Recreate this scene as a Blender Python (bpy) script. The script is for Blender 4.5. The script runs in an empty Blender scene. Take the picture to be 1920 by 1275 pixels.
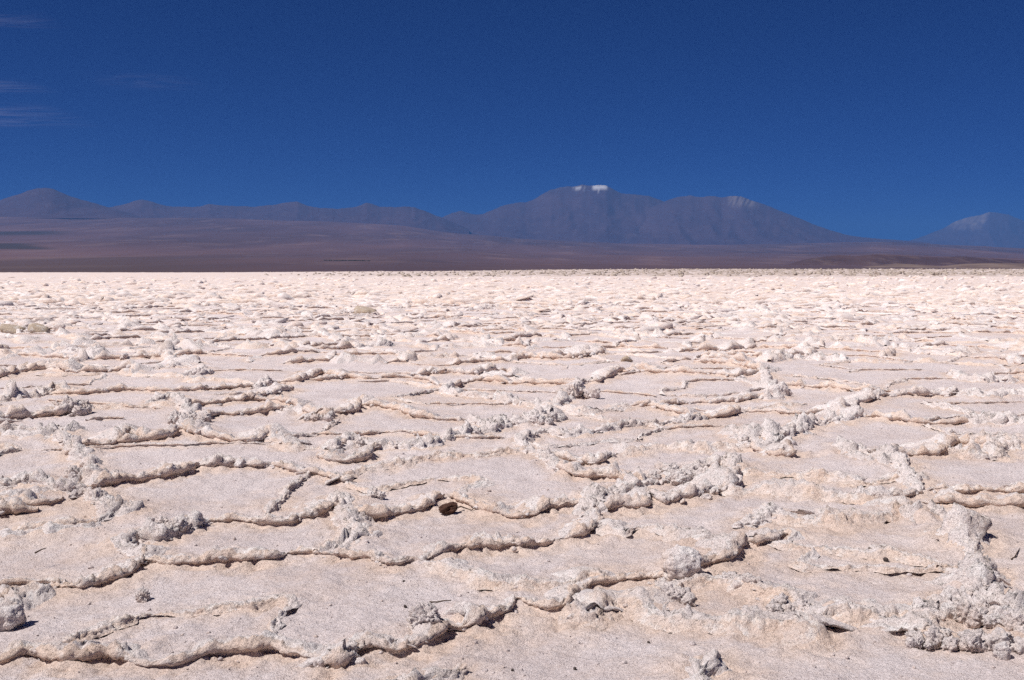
import bpy, bmesh, math, random, heapq
import numpy as np
from mathutils import Vector, Matrix
from mathutils.geometry import delaunay_2d_cdt

random.seed(7)
RNG = np.random.default_rng(11)
SC = bpy.context.scene
COL = SC.collection
R = math.radians

# ------------------------------------------------------------------ camera, sky, sun, exposure
W, Hh, LENS = 1920.0, 1275.0, 35.0
FPX = W * LENS / 36.0
CAM_H = 1.6
HORIZON = 506.0
PITCH = math.atan((Hh / 2 - HORIZON) / FPX)
cam_d = bpy.data.cameras.new("camera")
cam_d.lens = LENS; cam_d.sensor_width = 36.0; cam_d.sensor_fit = 'HORIZONTAL'
cam_d.clip_start = 0.05; cam_d.clip_end = 400000.0
cam = bpy.data.objects.new("camera", cam_d); COL.objects.link(cam)
cam.location = (0, 0, CAM_H); cam.rotation_euler = (math.pi / 2 - PITCH, 0, 0)
SC.camera = cam

SUN_EL, SUN_AZ = R(57), R(-116)          # azimuth measured from the view direction (+Y), negative = left
world = bpy.data.worlds.new("World"); SC.world = world; world.use_nodes = True
wn, wl = world.node_tree.nodes, world.node_tree.links
wn.clear()
sky = wn.new('ShaderNodeTexSky'); sky.sky_type = 'NISHITA'; sky.sun_disc = False
sky.sun_elevation = SUN_EL; sky.sun_rotation = SUN_AZ
sky.altitude = 6000; sky.air_density = 0.7; sky.dust_density = 0.1; sky.ozone_density = 4.0
hs = wn.new('ShaderNodeHueSaturation'); hs.inputs['Saturation'].default_value = 1.25
gm = wn.new('ShaderNodeMix'); gm.data_type = 'RGBA'; gm.blend_type = 'MULTIPLY'; gm.inputs[0].default_value = 1.0; gm.inputs[7].default_value = (.005, .36, .84, 1)   # polarised deep blue
bg = wn.new('ShaderNodeBackground'); bg.inputs['Strength'].default_value = 0.05
wo = wn.new('ShaderNodeOutputWorld')
wl.new(sky.outputs[0], hs.inputs['Color']); wl.new(hs.outputs[0], gm.inputs[6])
wl.new(gm.outputs[2], bg.inputs['Color']); wl.new(bg.outputs[0], wo.inputs['Surface'])

sun_d = bpy.data.lights.new("sun", 'SUN'); sun_d.energy = 5.0; sun_d.angle = R(0.53)
sun_d.color = (1.0, 0.95, 0.91)
sun = bpy.data.objects.new("sun", sun_d); COL.objects.link(sun)
sdir = Vector((math.sin(SUN_AZ) * math.cos(SUN_EL), math.cos(SUN_AZ) * math.cos(SUN_EL), math.sin(SUN_EL)))
sun.rotation_euler = sdir.to_track_quat('Z', 'Y').to_euler(); sun.location = (0, 0, 50)

SC.view_settings.view_transform = 'Standard'; SC.view_settings.look = 'None'
SC.view_settings.gamma = 1.0; SC.view_settings.exposure = 0.18
SC.view_settings.use_curve_mapping = False
SC.render.engine = 'CYCLES'
SC.cycles.max_bounces = 6; SC.cycles.diffuse_bounces = 4; SC.cycles.volume_bounces = 0
SC.cycles.transparent_max_bounces = 16
SC.cycles.use_denoising = False

# ------------------------------------------------------------------ numeric helpers
def _hash(ix, iy, iz, seed):
    with np.errstate(over='ignore'):
        h = (ix.astype(np.uint32) * np.uint32(374761393) + iy.astype(np.uint32) * np.uint32(668265263)
             + iz.astype(np.uint32) * np.uint32(2147483647) + np.uint32((seed * 974634777) & 0xffffffff))
        h = (h ^ (h >> np.uint32(13))) * np.uint32(1274126177)
        h = (h ^ (h >> np.uint32(16))) * np.uint32(2246822519)
        return h ^ (h >> np.uint32(15))

def _chunks(fn, n, *arrs):
    out = np.empty(n)
    for a in range(0, n, 120000):
        b = min(n, a + 120000)
        out[a:b] = fn(*[q[a:b] for q in arrs])
    return out

def noise2(x, y, s, seed=0):
    """gradient noise, about -1..1, feature size s"""
    x = np.asarray(x, float).ravel() / s; y = np.asarray(y, float).ravel() / s
    def f(x, y):
        xi = np.floor(x); yi = np.floor(y); fx = x - xi; fy = y - yi
        xi = xi.astype(np.int64); yi = yi.astype(np.int64); zi = np.zeros_like(xi)
        u = fx * fx * fx * (fx * (fx * 6 - 15) + 10); v = fy * fy * fy * (fy * (fy * 6 - 15) + 10)
        def g(dx, dy):
            a = _hash(xi + dx, yi + dy, zi, seed).astype(float) * (2 * math.pi / 4294967296.0)
            return np.cos(a) * (fx - dx) + np.sin(a) * (fy - dy)
        n0 = g(0, 0) * (1 - u) + g(1, 0) * u; n1 = g(0, 1) * (1 - u) + g(1, 1) * u
        return (n0 * (1 - v) + n1 * v) * 1.5
    return _chunks(f, len(x), x, y)

def noise3(P, s, seed=0):
    P = np.asarray(P, float).reshape(-1, 3) / s
    def f(x, y, z):
        xi = np.floor(x); yi = np.floor(y); zi = np.floor(z)
        fx = x - xi; fy = y - yi; fz = z - zi
        xi = xi.astype(np.int64); yi = yi.astype(np.int64); zi = zi.astype(np.int64)
        q = lambda t: t * t * t * (t * (t * 6 - 15) + 10)
        u, v, w = q(fx), q(fy), q(fz)
        def g(a, b, c):
            h = _hash(xi + a, yi + b, zi + c, seed)
            gx = (h & np.uint32(1023)).astype(float) / 511.5 - 1
            gy = ((h >> np.uint32(10)) & np.uint32(1023)).astype(float) / 511.5 - 1
            gz = ((h >> np.uint32(20)) & np.uint32(1023)).astype(float) / 511.5 - 1
            return gx * (fx - a) + gy * (fy - b) + gz * (fz - c)
        r = 0
        for c in (0, 1):
            n0 = g(0, 0, c) * (1 - u) + g(1, 0, c) * u; n1 = g(0, 1, c) * (1 - u) + g(1, 1, c) * u
            r = r + (n0 * (1 - v) + n1 * v) * (w if c else 1 - w)
        return r * 1.4
    return _chunks(f, len(P), P[:, 0], P[:, 1], P[:, 2])

def chunks(P, s, seed=0):
    """random value -1..1 per broken chunk (nearest of jittered cell points)"""
    P = np.asarray(P, float).reshape(-1, 3) / s
    def f(x, y, z):
        xi = np.floor(x).astype(np.int64); yi = np.floor(y).astype(np.int64); zi = np.floor(z).astype(np.int64)
        best = np.full(len(x), 9.); val = np.zeros(len(x))
        for a in (-1, 0, 1):
            for b in (-1, 0, 1):
                for c in (-1, 0, 1):
                    h = _hash(xi + a, yi + b, zi + c, seed)
                    jx = (h & np.uint32(1023)).astype(float) / 1023; jy = ((h >> np.uint32(10)) & np.uint32(1023)).astype(float) / 1023
                    jz = ((h >> np.uint32(20)) & np.uint32(1023)).astype(float) / 1023
                    d = (xi + a + jx - x) ** 2 + (yi + b + jy - y) ** 2 + (zi + c + jz - z) ** 2
                    m = d < best
                    best[m] = d[m]; val[m] = ((h[m] >> np.uint32(5)) & np.uint32(255)).astype(float) / 127.5 - 1
        return val - .5 * best
    return _chunks(f, len(P), P[:, 0], P[:, 1], P[:, 2])

def sstep(a, b, x):
    t = np.clip((x - a) / (b - a), 0, 1); return t * t * (3 - 2 * t)

def px2g(px, py, z=0.0):
    """a point on the ground at height z seen at photo pixel (px, py)"""
    dx = (px - W / 2) / FPX; dv = (Hh / 2 - py) / FPX
    d = np.array([dx, math.cos(PITCH) + dv * math.sin(PITCH), -math.sin(PITCH) + dv * math.cos(PITCH)])
    t = (CAM_H - z) / -d[2]
    return d[0] * t, d[1] * t

def link(o, parent=None):
    COL.objects.link(o)
    if parent is not None: o.parent = parent
    return o

def mk_mesh(name, V, F, attrs=None, smooth=True):
    V = np.asarray(V, np.float32); F = np.asarray(F, np.int32)
    k = F.shape[1]; n = len(F)
    me = bpy.data.meshes.new(name)
    me.vertices.add(len(V)); me.vertices.foreach_set('co', V.ravel())
    me.loops.add(n * k); me.loops.foreach_set('vertex_index', F.ravel())
    me.polygons.add(n); me.polygons.foreach_set('loop_start', np.arange(0, n * k, k, dtype=np.int32))
    me.update(calc_edges=True)
    if smooth: me.shade_smooth()
    for a, v in (attrs or {}).items():
        me.attributes.new(a, 'FLOAT', 'POINT').data.foreach_set('value', np.asarray(v, np.float32))
    return me

def mk_obj(name, V, F, mat, parent=None, attrs=None, smooth=True):
    me = mk_mesh(name, V, F, attrs, smooth)
    me.materials.append(mat)
    return link(bpy.data.objects.new(name, me), parent)

def tag(o, label=None, cat=None, group=None, kind=None):
    for k, v in (('label', label), ('category', cat), ('group', group), ('kind', kind)):
        if v: o[k] = v
    return o

def grid_faces(nr, nc):
    i = np.arange(nr - 1)[:, None] * nc + np.arange(nc - 1)[None, :]
    return np.stack([i, i + 1, i + nc + 1, i + nc], -1).reshape(-1, 4)

# ------------------------------------------------------------------ materials
class NT:
    def __init__(s, name):
        s.m = bpy.data.materials.new(name); s.m.use_nodes = True
        s.t = s.m.node_tree; s.t.nodes.clear()
        s.out = s.n('ShaderNodeOutputMaterial')
        s.pos = s.n('ShaderNodeNewGeometry').outputs['Position']
    def n(s, k, **kw):
        q = s.t.nodes.new(k)
        for a, b in kw.items(): setattr(q, a, b)
        return q
    def l(s, a, b): s.t.links.new(a, b)
    def noise(s, scale, detail=3, rough=0.55, vec=None, dist=0.0):
        q = s.n('ShaderNodeTexNoise'); q.inputs['Scale'].default_value = scale
        q.inputs['Detail'].default_value = detail; q.inputs['Roughness'].default_value = rough
        q.inputs['Distortion'].default_value = dist
        s.l(vec or s.pos, q.inputs['Vector']); return q.outputs['Fac']
    def ramp(s, fac, *stops):
        q = s.n('ShaderNodeValToRGB'); e = q.color_ramp.elements
        for i, (p, c) in enumerate(stops):
            x = e[i] if i < 2 else e.new(p)
            x.position = p
            x.color = (c, c, c, 1) if not isinstance(c, tuple) else (*c, 1)
        s.l(fac, q.inputs['Fac']); return q.outputs['Color']
    def mix(s, fac, a, b, mode='MIX'):
        q = s.n('ShaderNodeMix', data_type='RGBA', blend_type=mode)
        for sock, v in ((q.inputs[0], fac), (q.inputs[6], a), (q.inputs[7], b)):
            if isinstance(v, bpy.types.NodeSocket): s.l(v, sock)
            else: sock.default_value = v if not isinstance(v, tuple) else (*v, 1)
        return q.outputs[2]
    def math(s, op, a, b=0.0, clamp=False):
        q = s.n('ShaderNodeMath', operation=op, use_clamp=clamp)
        for sock, v in ((q.inputs[0], a), (q.inputs[1], b)):
            if isinstance(v, bpy.types.NodeSocket): s.l(v, sock)
            else: sock.default_value = v
        return q.outputs[0]
    def attr(s, name):
        q = s.n('ShaderNodeAttribute', attribute_name=name); return q.outputs['Fac']
    def bsdf(s, col, rough=0.8, spec=0.25, bumps=()):
        p = s.n('ShaderNodeBsdfPrincipled')
        if isinstance(col, tuple): p.inputs['Base Color'].default_value = (*col, 1)
        else: s.l(col, p.inputs['Base Color'])
        p.inputs['Roughness'].default_value = rough; p.inputs['Specular IOR Level'].default_value = spec
        nrm = None
        for h, d in bumps:
            b = s.n('ShaderNodeBump'); b.inputs['Strength'].default_value = 1.0; b.inputs['Distance'].default_value = d
            s.l(h, b.inputs['Height'])
            if nrm is not None: s.l(nrm, b.inputs['Normal'])
            nrm = b.outputs['Normal']
        if nrm is not None: s.l(nrm, p.inputs['Normal'])
        s.l(p.outputs[0], s.out.inputs['Surface']); return p

def salt_material(name, white, cream, grey_amt, knobby):
    t = NT(name)
    big = t.noise(0.55, 3, 0.6)
    mid = t.noise(7.0, 4, 0.62)
    fin = t.noise(75.0, 3, 0.6)
    tiny = t.noise(260.0, 2, 0.6)
    c = t.attr('cream')
    c = t.math('ADD', c, t.math('MULTIPLY', t.math('SUBTRACT', mid, 0.5), 1.0))
    c = t.math('ADD', c, t.math('MULTIPLY', t.math('SUBTRACT', big, 0.5), 0.9))
    c = t.ramp(c, (0.12, 0.0), (0.75, 1.0))
    col = t.mix(c, white, cream)
    # grey weathered crust in patches, fine grain, few dirt specks
    g = t.ramp(t.noise(16.0, 5, 0.7), (0.5, 0.0), (0.68, 1.0))
    col = t.mix(t.math('MULTIPLY', g, grey_amt), col, (0.44, 0.40, 0.385))
    col = t.mix(t.math('MULTIPLY', t.attr('dirt'), t.ramp(t.noise(0.35, 5, .75), (0.4, 0.0), (0.62, 1.0))), col, (0.30, 0.235, 0.18))
    grain = t.ramp(fin, (0.32, (0.76, 0.72, 0.70)), (0.56, (1.0, 1.0, 1.0)))
    col = t.mix(0.75, col, grain, 'MULTIPLY')
    gr2 = t.ramp(tiny, (0.3, 0.86), (0.6, 1.0))
    col = t.mix(0.8, col, gr2, 'MULTIPLY')
    sp = t.ramp(t.noise(48.0, 2, 0.5), (0.755, 0.0), (0.79, 1.0))
    col = t.mix(t.math('MULTIPLY', sp, 0.75), col, (0.20, 0.15, 0.12))
    st = t.ramp(t.noise(1.4, 5, .65), (0.36, (0.90, 0.875, 0.86)), (0.6, (1.0, 1.0, 1.0)))
    col = t.mix(1.0, col, st, 'MULTIPLY')
    b1 = t.noise(34.0, 5, 0.65)
    b2 = t.noise(130.0, 4, 0.7)
    if knobby:
        wh = t.ramp(t.noise(9.0, 4, .7), (0.52, 0.0), (0.66, 1.0))
        col = t.mix(t.math('MULTIPLY', wh, .55), col, (0.90, 0.87, 0.855))
    vo = t.n('ShaderNodeTexVoronoi'); vo.inputs['Scale'].default_value = 46.0; t.l(t.pos, vo.inputs['Vector'])
    t.bsdf(col, 0.6, 0.35, ((vo.outputs['Distance'], 0.007 if knobby else 0.004), (b1, 0.019 if knobby else 0.019), (b2, 0.010 if knobby else 0.011)))
    return t.m

M = {}
M['floor'] = salt_material('salt_floor', (0.86, 0.765, 0.755), (0.87, 0.705, 0.61), 0.10, False)
M['rim'] = salt_material('salt_rim', (0.88, 0.80, 0.78), (0.88, 0.70, 0.59), 0.05, True)
M['knob'] = salt_material('salt_knob', (0.88, 0.80, 0.78), (0.88, 0.70, 0.595), 0.05, True)

def plain(name, col, rough=0.8, var=0.35, scale=30, bump=0.01):
    t = NT(name)
    n = t.noise(scale, 4, 0.65)
    dark = tuple(x * (1 - var) for x in col); lite = tuple(min(1, x * (1 + var)) for x in col)
    t.bsdf(t.ramp(n, (0.3, dark), (0.7, lite)), rough, 0.3, ((n, bump),))
    return t.m
M['brown'] = plain('brown_stone', (0.075, 0.032, 0.02), 0.7, 0.5, 60, 0.02)
M['twig'] = plain('dry_twig', (0.07, 0.045, 0.03), 0.8, 0.4, 120, 0.004)
M['pebble'] = plain('dark_pebble', (0.06, 0.045, 0.04), 0.7, 0.4, 90, 0.004)
M['tan'] = salt_material('tan_crust', (0.56, 0.45, 0.34), (0.45, 0.33, 0.22), 0.3, True)

# ------------------------------------------------------------------ traced rim lines of the near plates (photo pixels of their foot)
# (points, height m, kind l=overhanging lip g=gentle ledge s=two-sided rubble, knobs per metre)
RIDGES = [
 ([(-40,1238),(0,1245),(60,1235),(130,1248),(210,1240),(270,1252),(345,1250),(420,1235),(500,1230),(540,1240),(600,1255),(650,1262)],.075,'l',1),
 ([(650,1240),(690,1228),(725,1234),(770,1230),(815,1207),(838,1188)],.085,'l',2),
 ([(868,1190),(892,1187),(920,1172),(950,1155),(968,1138)],.10,'l',1),
 ([(968,1130),(990,1137),(1030,1147),(1060,1140),(1074,1126),(1100,1118),(1118,1104),(1160,1096),(1205,1092),(1240,1092)],.05,'l',0),
 ([(1096,1172),(1118,1160),(1140,1146),(1183,1146),(1220,1164),(1242,1172),(1311,1182),(1400,1190),(1475,1194),(1497,1206),(1530,1201),(1555,1177),(1621,1180),(1694,1172),(1725,1192),(1755,1210)],.075,'g',3),
 ([(-40,1122),(0,1116),(36,1104),(66,1101),(106,1081)],.085,'l',2),
 ([(108,1088),(153,1092),(204,1080),(237,1069),(255,1052),(270,1028)],.075,'l',3),
 ([(276,1042),(300,1052),(328,1056),(379,1054),(437,1050),(507,1050),(541,1040)],.09,'l',0.5),
 ([(541,1040),(580,1042),(620,1047),(693,1054),(709,1061),(746,1067),(773,1061)],.06,'l',3),
 ([(790,1062),(840,1074),(877,1084),(928,1108),(986,1110),(1070,1098),(1100,1085)],.05,'g',0.5),
 ([(-40,1000),(0,998),(73,990),(157,983),(184,974)],.06,'l',2),
 ([(184,974),(205,955),(196,935)],.07,'s',5),
 ([(235,1020),(258,1006),(300,1010),(332,992),(350,986),(390,976)],.09,'s',5),
 ([(390,974),(456,977),(529,979),(569,968),(604,956),(625,945)],.075,'l',0.6),
 ([(636,935),(645,960),(652,985),(668,1012)],.09,'s',3),
 ([(638,962),(665,968),(697,968),(739,961),(790,952),(813,938),(837,927)],.10,'l',0.6),
 ([(837,927),(858,934),(903,952),(946,967),(994,968),(1027,956),(1085,951)],.08,'l',1),
 ([(860,1035),(884,1034),(928,1030),(1019,1021),(1074,1010),(1107,999),(1125,975)],.075,'l',2),
 ([(1085,965),(1112,958),(1130,938)],.10,'s',5),
 ([(1129,992),(1169,1007),(1201,997),(1256,1008),(1290,1018)],.05,'g',4),
 ([(1135,962),(1158,959),(1212,956),(1225,946)],.09,'l',1),
 ([(1215,936),(1240,948),(1280,942),(1330,927),(1357,925),(1376,893)],.11,'l',4),
 ([(1150,930),(1200,915),(1260,905),(1330,880),(1360,872)],.07,'s',5),
 ([(1305,1076),(1330,1068),(1379,1058),(1403,1030)],.10,'l',1),
 ([(1403,1030),(1426,1036),(1477,1021)],.08,'l',2),
 ([(1380,1000),(1420,985),(1450,975)],.06,'s',4),
 ([(1460,990),(1512,997),(1548,1000),(1603,992),(1660,982),(1700,965)],.07,'g',3),
 ([(1366,929),(1439,930),(1475,933),(1550,940),(1617,946),(1661,944)],.085,'g',1),
 ([(1661,944),(1700,938),(1725,930)],.07,'l',4),
 ([(1725,929),(1749,929),(1810,932),(1876,930),(1905,935),(1960,931)],.075,'l',2),
 ([(1811,991),(1818,1020),(1818,1046),(1836,1090),(1854,1119)],.10,'s',5),
 ([(1840,1148),(1894,1184),(1950,1200)],.11,'s',5),
 ([(1720,1165),(1780,1150),(1840,1130)],.07,'s',5),
 ([(1240,1118),(1300,1105),(1370,1112),(1420,1125),(1470,1140)],.05,'g',3),
 ([(1475,1040),(1560,1049),(1620,1056),(1665,1058),(1750,1072)],.035,'g',1.5),
 ([(1500,1075),(1600,1082),(1720,1086),(1800,1080)],.025,'g',0),
 ([(230,1163),(284,1149),(340,1150),(416,1145),(467,1149),(529,1142)],.025,'g',2),
 ([(-40,938),(0,938),(40,940),(80,941),(120,931)],.085,'l',1),
 ([(112,818),(125,838),(143,855),(165,872),(172,905)],.085,'s',8),
 ([(170,917),(200,909),(240,902),(280,898),(320,893),(357,885)],.11,'l',1.5),
 ([(-40,908),(0,908),(65,902),(100,916),(140,917)],.09,'s',5),
 ([(130,930),(165,925),(200,950),(240,958)],.07,'s',4),
 ([(360,881),(425,878),(470,878),(512,874)],.09,'l',4),
 ([(515,875),(550,886),(600,891),(650,901)],.08,'l',2),
 ([(600,862),(625,867),(650,868),(690,861),(692,848)],.10,'l',2),
 ([(345,815),(372,828),(415,833),(445,836),(480,836),(503,827)],.10,'l',3),
 ([(510,835),(540,846),(580,846),(617,845)],.07,'g',3),
 ([(630,850),(660,835),(700,840),(760,842),(800,838),(840,828),(900,816),(945,805)],.10,'s',5),
 ([(322,750),(345,775),(358,800),(340,812)],.085,'s',7),
 ([(376,797),(410,784),(450,781),(517,775)],.10,'l',1),
 ([(372,764),(460,756),(500,746),(547,732)],.11,'l',3),
 ([(520,757),(545,763),(567,773)],.10,'l',1),
 ([(603,791),(625,783),(665,776),(676,760)],.13,'l',1),
 ([(680,765),(710,766),(740,771),(780,786),(820,791),(872,791)],.10,'l',1),
 ([(872,790),(910,800),(940,795),(980,800)],.08,'s',6),
 ([(-40,795),(0,793),(50,786),(85,783),(135,773),(172,766)],.17,'l',3),
 ([(172,766),(250,763),(322,763)],.06,'g',1),
 ([(-40,755),(0,751),(30,746),(78,737),(100,730)],.12,'s',3),
 ([(150,736),(250,731),(300,736),(380,733),(470,727)],.09,'l',3),
 ([(0,820),(60,826),(110,820)],.08,'s',5),
 ([(155,843),(210,841),(241,827)],.11,'l',3),
 ([(280,836),(320,831),(332,820)],.13,'l',3),
 ([(-40,707),(0,706),(22,699)],.14,'l',1),
 ([(75,690),(118,692)],.14,'s',3),
 ([(130,696),(185,696),(245,693)],.15,'l',2),
 ([(245,700),(340,706),(360,715),(420,716),(482,722)],.06,'g',1),
 ([(360,690),(375,705),(395,700)],.09,'s',6),
 ([(485,730),(500,720),(520,718)],.09,'s',6),
 ([(520,718),(565,716),(602,700)],.13,'l',0.5),
 ([(610,712),(650,706),(685,708),(760,706)],.11,'l',0.5),
 ([(760,706),(800,712),(840,722),(870,716),(900,712),(960,706)],.08,'l',1),
 ([(825,701),(890,702),(952,697)],.14,'l',2),
 ([(830,730),(860,738),(900,742)],.10,'s',5),
 ([(960,718),(1045,721)],.09,'l',1),
 ([(1050,760),(1075,745),(1085,722),(1115,716)],.09,'s',7),
 ([(1118,718),(1140,711),(1177,697)],.13,'l',1),
 ([(980,760),(1040,765),(1100,775),(1160,768),(1175,761)],.07,'g',4),
 ([(960,800),(1010,788),(1050,790)],.12,'s',6),
 ([(980,830),(1020,815),(1060,820),(1130,812),(1240,795),(1290,790)],.07,'s',5),
 ([(1250,704),(1335,708),(1385,711),(1428,702)],.11,'l',2),
 ([(1432,700),(1444,722),(1462,745)],.10,'s',5),
 ([(1488,726),(1560,731),(1620,736),(1672,736)],.10,'l',1),
 ([(1605,761),(1650,746),(1700,743),(1770,741),(1797,735)],.12,'l',4),
 ([(1800,735),(1850,748),(1890,742),(1960,746)],.10,'s',5),
 ([(1175,762),(1240,758),(1300,753),(1370,753),(1417,747)],.09,'l',2),
 ([(1270,773),(1325,781),(1360,778),(1392,767)],.10,'l',1),
 ([(1410,771),(1450,773),(1492,778)],.07,'l',1),
 ([(1580,775),(1615,783),(1660,791),(1725,798),(1802,798)],.09,'l',1),
 ([(1830,790),(1860,800),(1910,795),(1960,802)],.12,'s',5),
 ([(1380,820),(1410,832),(1440,841),(1462,822),(1502,811),(1518,795)],.13,'s',5),
 ([(1520,800),(1560,795),(1610,785)],.09,'s',4),
 ([(1040,860),(1090,868),(1120,872),(1152,856)],.10,'l',4),
 ([(1160,856),(1240,842),(1310,846),(1402,841)],.08,'g',1.5),
 ([(1420,851),(1450,861),(1487,861)],.09,'l',1),
 ([(1040,881),(1085,898),(1135,901),(1197,906)],.09,'l',2),
 ([(1000,850),(1030,870),(1045,885)],.08,'s',4),
 ([(1578,843),(1600,860),(1622,872),(1660,880)],.08,'s',4),
 ([(1703,862),(1745,862),(1775,852),(1792,838)],.13,'l',0),
 ([(1660,862),(1690,880),(1705,902),(1726,922)],.10,'s',5),
 ([(1855,868),(1875,850),(1905,838),(1960,842)],.11,'s',3),
 ([(1500,900),(1560,905),(1620,915),(1680,905)],.05,'g',3),
 ([(980,671),(1075,676),(1137,665)],.15,'l',3),
 ([(1300,683),(1375,688)],.14,'l',1),
 ([(1780,696),(1810,711),(1912,711)],.12,'s',4),
 ([(640,895),(680,885),(760,872),(820,862),(900,858),(960,850)],.05,'g',3),
 ([(690,915),(760,905),(830,900),(900,905)],.03,'g',1),
]
HAND_SEEDS = [(480,1110),(1020,1070),(820,1000),(1480,1110),(1100,1240),(250,1285),(100,1030),(480,1015),(420,930),(60,965),
 (1000,915),(1280,975),(1480,955),(1580,1030),(1890,985),(1890,1080),(1400,1250),(100,1180),(840,1110),(1330,1150),(1180,1130),
 (60,870),(280,865),(500,900),(560,950),(780,885),(640,880),(250,800),(60,815),(420,805),(480,795),(560,820),(740,805),(640,740),
 (240,715),(60,720),(420,745),(250,748),(700,722),(880,760),(900,730),(1000,770),(1060,800),(1000,725),(1260,730),(1280,715),
 (1600,710),(1570,750),(1740,770),(1720,815),(1500,785),(1250,765),(1300,815),(1200,825),(1350,860),(1250,885),(1100,880),
 (1550,880),(1640,900),(1800,890),(1850,820),(1560,840),(1120,845),(950,835),(960,885),(1480,905),(1850,760),(1880,725),(900,680),(450,700),(1150,690)]

def catmull(P, step):
    P = np.array(P, float)
    if len(P) == 2: P = np.array([P[0], P.mean(0), P[1]])
    Q = np.vstack([2 * P[0] - P[1], P, 2 * P[-1] - P[-2]])
    out = []
    for i in range(1, len(Q) - 2):
        p0, p1, p2, p3 = Q[i - 1:i + 3]
        n = max(2, int(np.linalg.norm(p2 - p1) / (step * 0.5)))
        t = np.linspace(0, 1, n, endpoint=False)[:, None]
        out.append(0.5 * ((2 * p1) + (p2 - p0) * t + (2 * p0 - 5 * p1 + 4 * p2 - p3) * t * t + (3 * p1 - p0 - 3 * p2 + p3) * t ** 3))
    out = np.vstack(out + [P[-1:]])
    s = np.r_[0, np.cumsum(np.linalg.norm(np.diff(out, axis=0), axis=1))]
    n = max(4, int(s[-1] / step))
    q = np.linspace(0, s[-1], n)
    return np.c_[np.interp(q, s, out[:, 0]), np.interp(q, s, out[:, 1])], q

def in_traced(x, y):
    u = x / max(y, .1)
    py = HORIZON + 0  # horizon row; the ground row follows from the depth
    d = math.cos(PITCH) * y + math.sin(PITCH) * CAM_H
    v = (-CAM_H * math.cos(PITCH) + y * math.sin(PITCH)) / d
    py = Hh / 2 - v * FPX
    px = W / 2 + x / d * FPX
    return -30 < px < 1950 and 682 < py < 1300

ridges = []          # dicts: P (n,2), s, h, kind, knobs
for pts, h, kind, kn in RIDGES:
    G = [px2g(*p) for p in pts]
    dist = np.mean([g[1] for g in G])
    ridges.append(dict(G=G, h=h, kind=kind, kn=kn, step=max(0.013, dist * 0.0027), hero=True))

# let the rims run into each other: join loose ends to the nearest neighbouring rim
allp = [(np.array(q), i) for i, r in enumerate(ridges) for q in catmull(r['G'], .12)[0]]
AP = np.array([a[0] for a in allp]); AI = np.array([a[1] for a in allp])
for i, r in enumerate(ridges):
    for end in (0, -1):
        e = np.array(r['G'][end]); d = np.hypot(*(AP - e).T); d[AI == i] = 9
        k = int(np.argmin(d))
        if .05 < d[k] < .35 + .06 * e[1]:
            q = tuple(AP[k]); r['G'] = [q] + list(r['G']) if end == 0 else list(r['G']) + [q]

# random plates elsewhere: jittered seeds, rims along their Voronoi edges
seeds = []
CELL = 1.32
for j in range(-2, 37):
    for i in range(-30, 31):
        x = (i + (0.5 if j % 2 else 0) + random.uniform(-.42, .42)) * CELL * 1.12
        y = 3 + (j + random.uniform(-.42, .42)) * CELL
        if abs(x) < 0.8 * y + 3 and y < 50: seeds.append((x, y))
res = delaunay_2d_cdt([Vector(s) for s in seeds], [], [], 0, 1e-6)
dv, dt = res[0], res[2]
emap = {}
for ti, f in enumerate(dt):
    for a in range(3):
        emap.setdefault(tuple(sorted((f[a], f[(a + 1) % 3]))), []).append(ti)
def circum(f):
    (ax, ay), (bx, by), (cx, cy) = [dv[i] for i in f]
    d = 2 * (ax * (by - cy) + bx * (cy - ay) + cx * (ay - by))
    if abs(d) < 1e-9: return None
    ux = ((ax*ax+ay*ay)*(by-cy)+(bx*bx+by*by)*(cy-ay)+(cx*cx+cy*cy)*(ay-by))/d
    uy = ((ax*ax+ay*ay)*(cx-bx)+(bx*bx+by*by)*(ax-cx)+(cx*cx+cy*cy)*(bx-ax))/d
    return ux, uy
for (a, b), ts in emap.items():
    if len(ts) != 2: continue
    p, q = circum(dt[ts[0]]), circum(dt[ts[1]])
    if p is None or q is None: continue
    L = math.hypot(p[0] - q[0], p[1] - q[1])
    if L < 0.25 or L > 4: continue
    mx, my = (p[0] + q[0]) / 2, (p[1] + q[1]) / 2
    if my < 2.6 or my > 46 or abs(mx) > 0.76 * my + 1.6: continue
    tr_in = in_traced(mx, my)
    if tr_in and (my < 5.2 or random.random() < (.5 if my < 9 else .3) or np.hypot(AP[:, 0] - mx, AP[:, 1] - my).min() < .22): continue
    if random.random() < 0.08: continue
    ex, ey = (q[0] - p[0]) / L, (q[1] - p[1]) / L
    n = max(2, int(L / 0.35)); G = []
    for k in range(-0, n + 1):
        t = k / n; j = 0 if k in (0, n) else random.gauss(0, 0.055)
        G.append((p[0] + ex * L * t - ey * j, p[1] + ey * L * t + ex * j))
    depth_run = abs(ey) > 0.8
    h = random.choice((.04, .06, .08, .10, .12, .15)) * (1.15 if my > 12 else 0.8)
    if tr_in: h = random.uniform(.018, .045)
    ridges.append(dict(G=G, h=h, kind='s' if depth_run and random.random() < .6 else random.choice('lllsg'),
                       kn=random.choice((0, 0, 1, 3, 5)), step=max(0.02, my * 0.0026), hero=False))

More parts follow.
